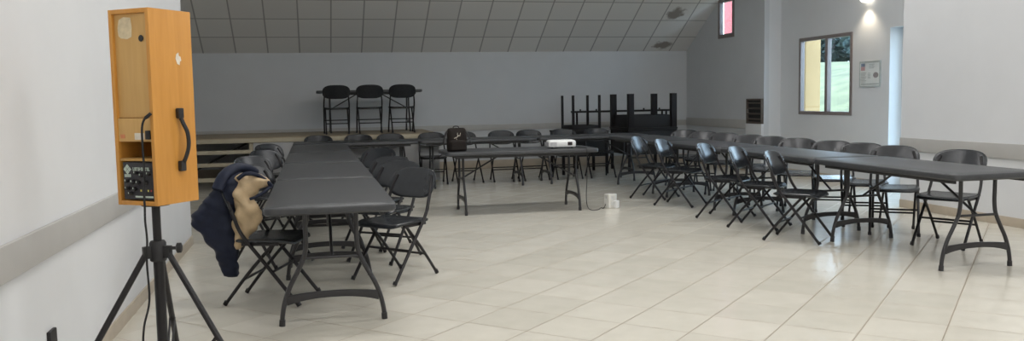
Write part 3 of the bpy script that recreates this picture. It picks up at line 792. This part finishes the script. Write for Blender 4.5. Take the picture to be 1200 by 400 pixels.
pj = thing('projector', 'white video projector on the table inside the u', 'projector', (2.895, 9.83, .741), -6)
bd = MB(); slab(bd, [(.012, .012), (.003, .018), (0, .028), (0, .075), (.006, .088), (.022, .096), (.08, .099)], .33, .24, .035, 6); bd.build('housing', M['white_plastic'], pj, smooth=40)
lw_ = MB(); lw_.box(.062, .118, -.1225, -.118, .036, .076); lw_.build('lens_window', M['lens'], pj, bevel=.002)
ln = MB(); ln.disc_stack([(.020, -.124), (.020, -.120)], (.09, 0, .056), 18, 'y'); ln.build('lens', M['black'], pj)
vt = MB()
for i in range(7): vt.box(-.145+.011*i, -.139+.011*i, -.1215, -.119, .028, .074)
vt.build('vent_grille', M['grey_plastic'], pj, smooth=0)
vt = MB()
for i in range(8): vt.box(-.166, -.1635, -.08+.018*i, -.07+.018*i, .028, .074)
vt.build('vent_grille', M['grey_plastic'], pj, smooth=0)
for sx in (-1, 1):
    for sy in (-1, 1):
        k = MB(); k.disc_stack([(.012, 0), (.013, .004), (.010, .014)], (.12*sx, .08*sy, 0), 12); k.build('foot', M['rubber'], pj)
for i in range(3):
    k = MB(); k.disc_stack([(.008, .097), (.007, .101)], (.03+.03*i, .07, 0), 12); k.build('button', M['grey_plastic'], pj)

pw = thing('power_block', 'white multi socket power block on the floor beside the projector table', 'power block', (3.47, 9.72, 0), 20)
bx_ = MB(); slab(bx_, [(.008, 0), (0, .008), (0, .160), (.008, .170), (.03, .172)], .105, .105, .016, 4); bx_.build('block', M['ivory_plastic'], pw)
for (x, y, z, rz) in ((0, -.052, .125, 0), (0, -.052, .055, 0), (.052, 0, .125, 90), (.052, 0, .055, 90), (-.052, 0, .125, -90)):
    mx = Matrix.Translation((x, y, z)) @ Matrix.Rotation(math.radians(rz), 4, 'Z') @ Matrix.Rotation(PI/2, 4, 'X')
    k = MB(); k.loft([[mx @ Vector((r_*math.cos(2*PI*i/16), r_*math.sin(2*PI*i/16), h_)) for i in range(16)] for r_, h_ in ((.024, -.001), (.024, .003), (.019, .003), (.018, .0005))]); k.build('socket', M['white_plastic'], pw)
for (x, y, z, rz) in ((.045, -.062, .052, 0), (.066, .01, .125, 90)):
    mx = Matrix.Translation((x, y, z)) @ Matrix.Rotation(math.radians(rz), 4, 'Z')
    k = MB(); k.box(-.026, .026, -.035, .022, -.05, .042, mx); k.build('plug', M['white_plastic'], pw, bevel=.010, seg=3)
cb = MB(); cb.tube(arc_pts([(3.0, 9.96, .775), (3.07, 9.97, .750), (3.12, 9.85, .746), (3.125, 9.60, .746), (3.125, 9.535, .738), (3.125, 9.525, .66), (3.12, 9.52, .40), (3.105, 9.51, .18), (3.125, 9.52, .05), (3.19, 9.55, .006), (3.28, 9.58, .006), (3.33, 9.64, .018), (3.37, 9.66, .006), (3.408, 9.690, .05)], 5), .0042, 8)
tag(cb.build('cable', M['black']), 'thin black cord running from projector to the white power block', 'cord')

# ------------------------------------------------------------------ light
def area(name, loc, sx, sy, power, col=(1,1,1), rot=(0,0,0)):
    l = bpy.data.lights.new(name, 'AREA'); l.shape = 'RECTANGLE'; l.size = sx; l.size_y = sy; l.energy = power; l.color = col
    o = bpy.data.objects.new(name, l); COL.objects.link(o); o.location = loc; o.rotation_euler = rot; return o
for x in (.6, 3.0, 5.4):
    for y in (-1.2, 2.2, 5.6, 9.0):
        area('ceiling_lamp', (x, y, FLAT-.06), 1.2, .6, 36.5, (1., .99, .985))
pt = bpy.data.lights.new('wall_lamp_bulb', 'SPOT'); pt.energy = 14; pt.color = (1, .86, .66); pt.spot_size = math.radians(110); pt.spot_blend = .8; pt.shadow_soft_size = .04
po = bpy.data.objects.new('wall_lamp_bulb', pt); COL.objects.link(po); po.location = (XW-.12, 10.78, 2.60)

wd = bpy.data.worlds.new('sky'); SC.world = wd; wd.use_nodes = True
nt = wd.node_tree; bgn = nt.nodes['Background']
tc = nt.nodes.new('ShaderNodeTexCoord'); sx = nt.nodes.new('ShaderNodeSeparateXYZ'); rp = nt.nodes.new('ShaderNodeValToRGB')
rp.color_ramp.elements[0].position = .0; rp.color_ramp.elements[0].color = (.68, .82, 1., 1)
rp.color_ramp.elements[1].position = .7; rp.color_ramp.elements[1].color = (.47, .68, 1., 1)
nt.links.new(tc.outputs['Generated'], sx.inputs[0]); nt.links.new(sx.outputs[2], rp.inputs['Fac']); nt.links.new(rp.outputs['Color'], bgn.inputs['Color'])
bgn.inputs['Strength'].default_value = 9.0

# ------------------------------------------------------------------ camera
cam = bpy.data.cameras.new('camera'); co = bpy.data.objects.new('camera', cam); COL.objects.link(co)
yaw, pitch, roll, H, f = .2286, .0836, -.0178, 1.3348, 998.25
fw = Vector((math.sin(yaw)*math.cos(pitch), math.cos(yaw)*math.cos(pitch), -math.sin(pitch)))
r0 = Vector((math.cos(yaw), -math.sin(yaw), 0)); u0 = r0.cross(fw)
rr = r0*math.cos(roll)+u0*math.sin(roll); uu = -r0*math.sin(roll)+u0*math.cos(roll)
mw = Matrix((rr, uu, -fw)).transposed().to_4x4(); mw.translation = (0, 0, H)
co.matrix_world = mw
cam.sensor_fit = 'HORIZONTAL'; cam.sensor_width = 36; cam.lens = 36*f/1200; cam.clip_start = .05
SC.camera = co
SC.view_settings.view_transform = 'Standard'; SC.view_settings.look = 'None'
SC.view_settings.exposure = 0; SC.view_settings.gamma = 1; SC.view_settings.use_curve_mapping = False
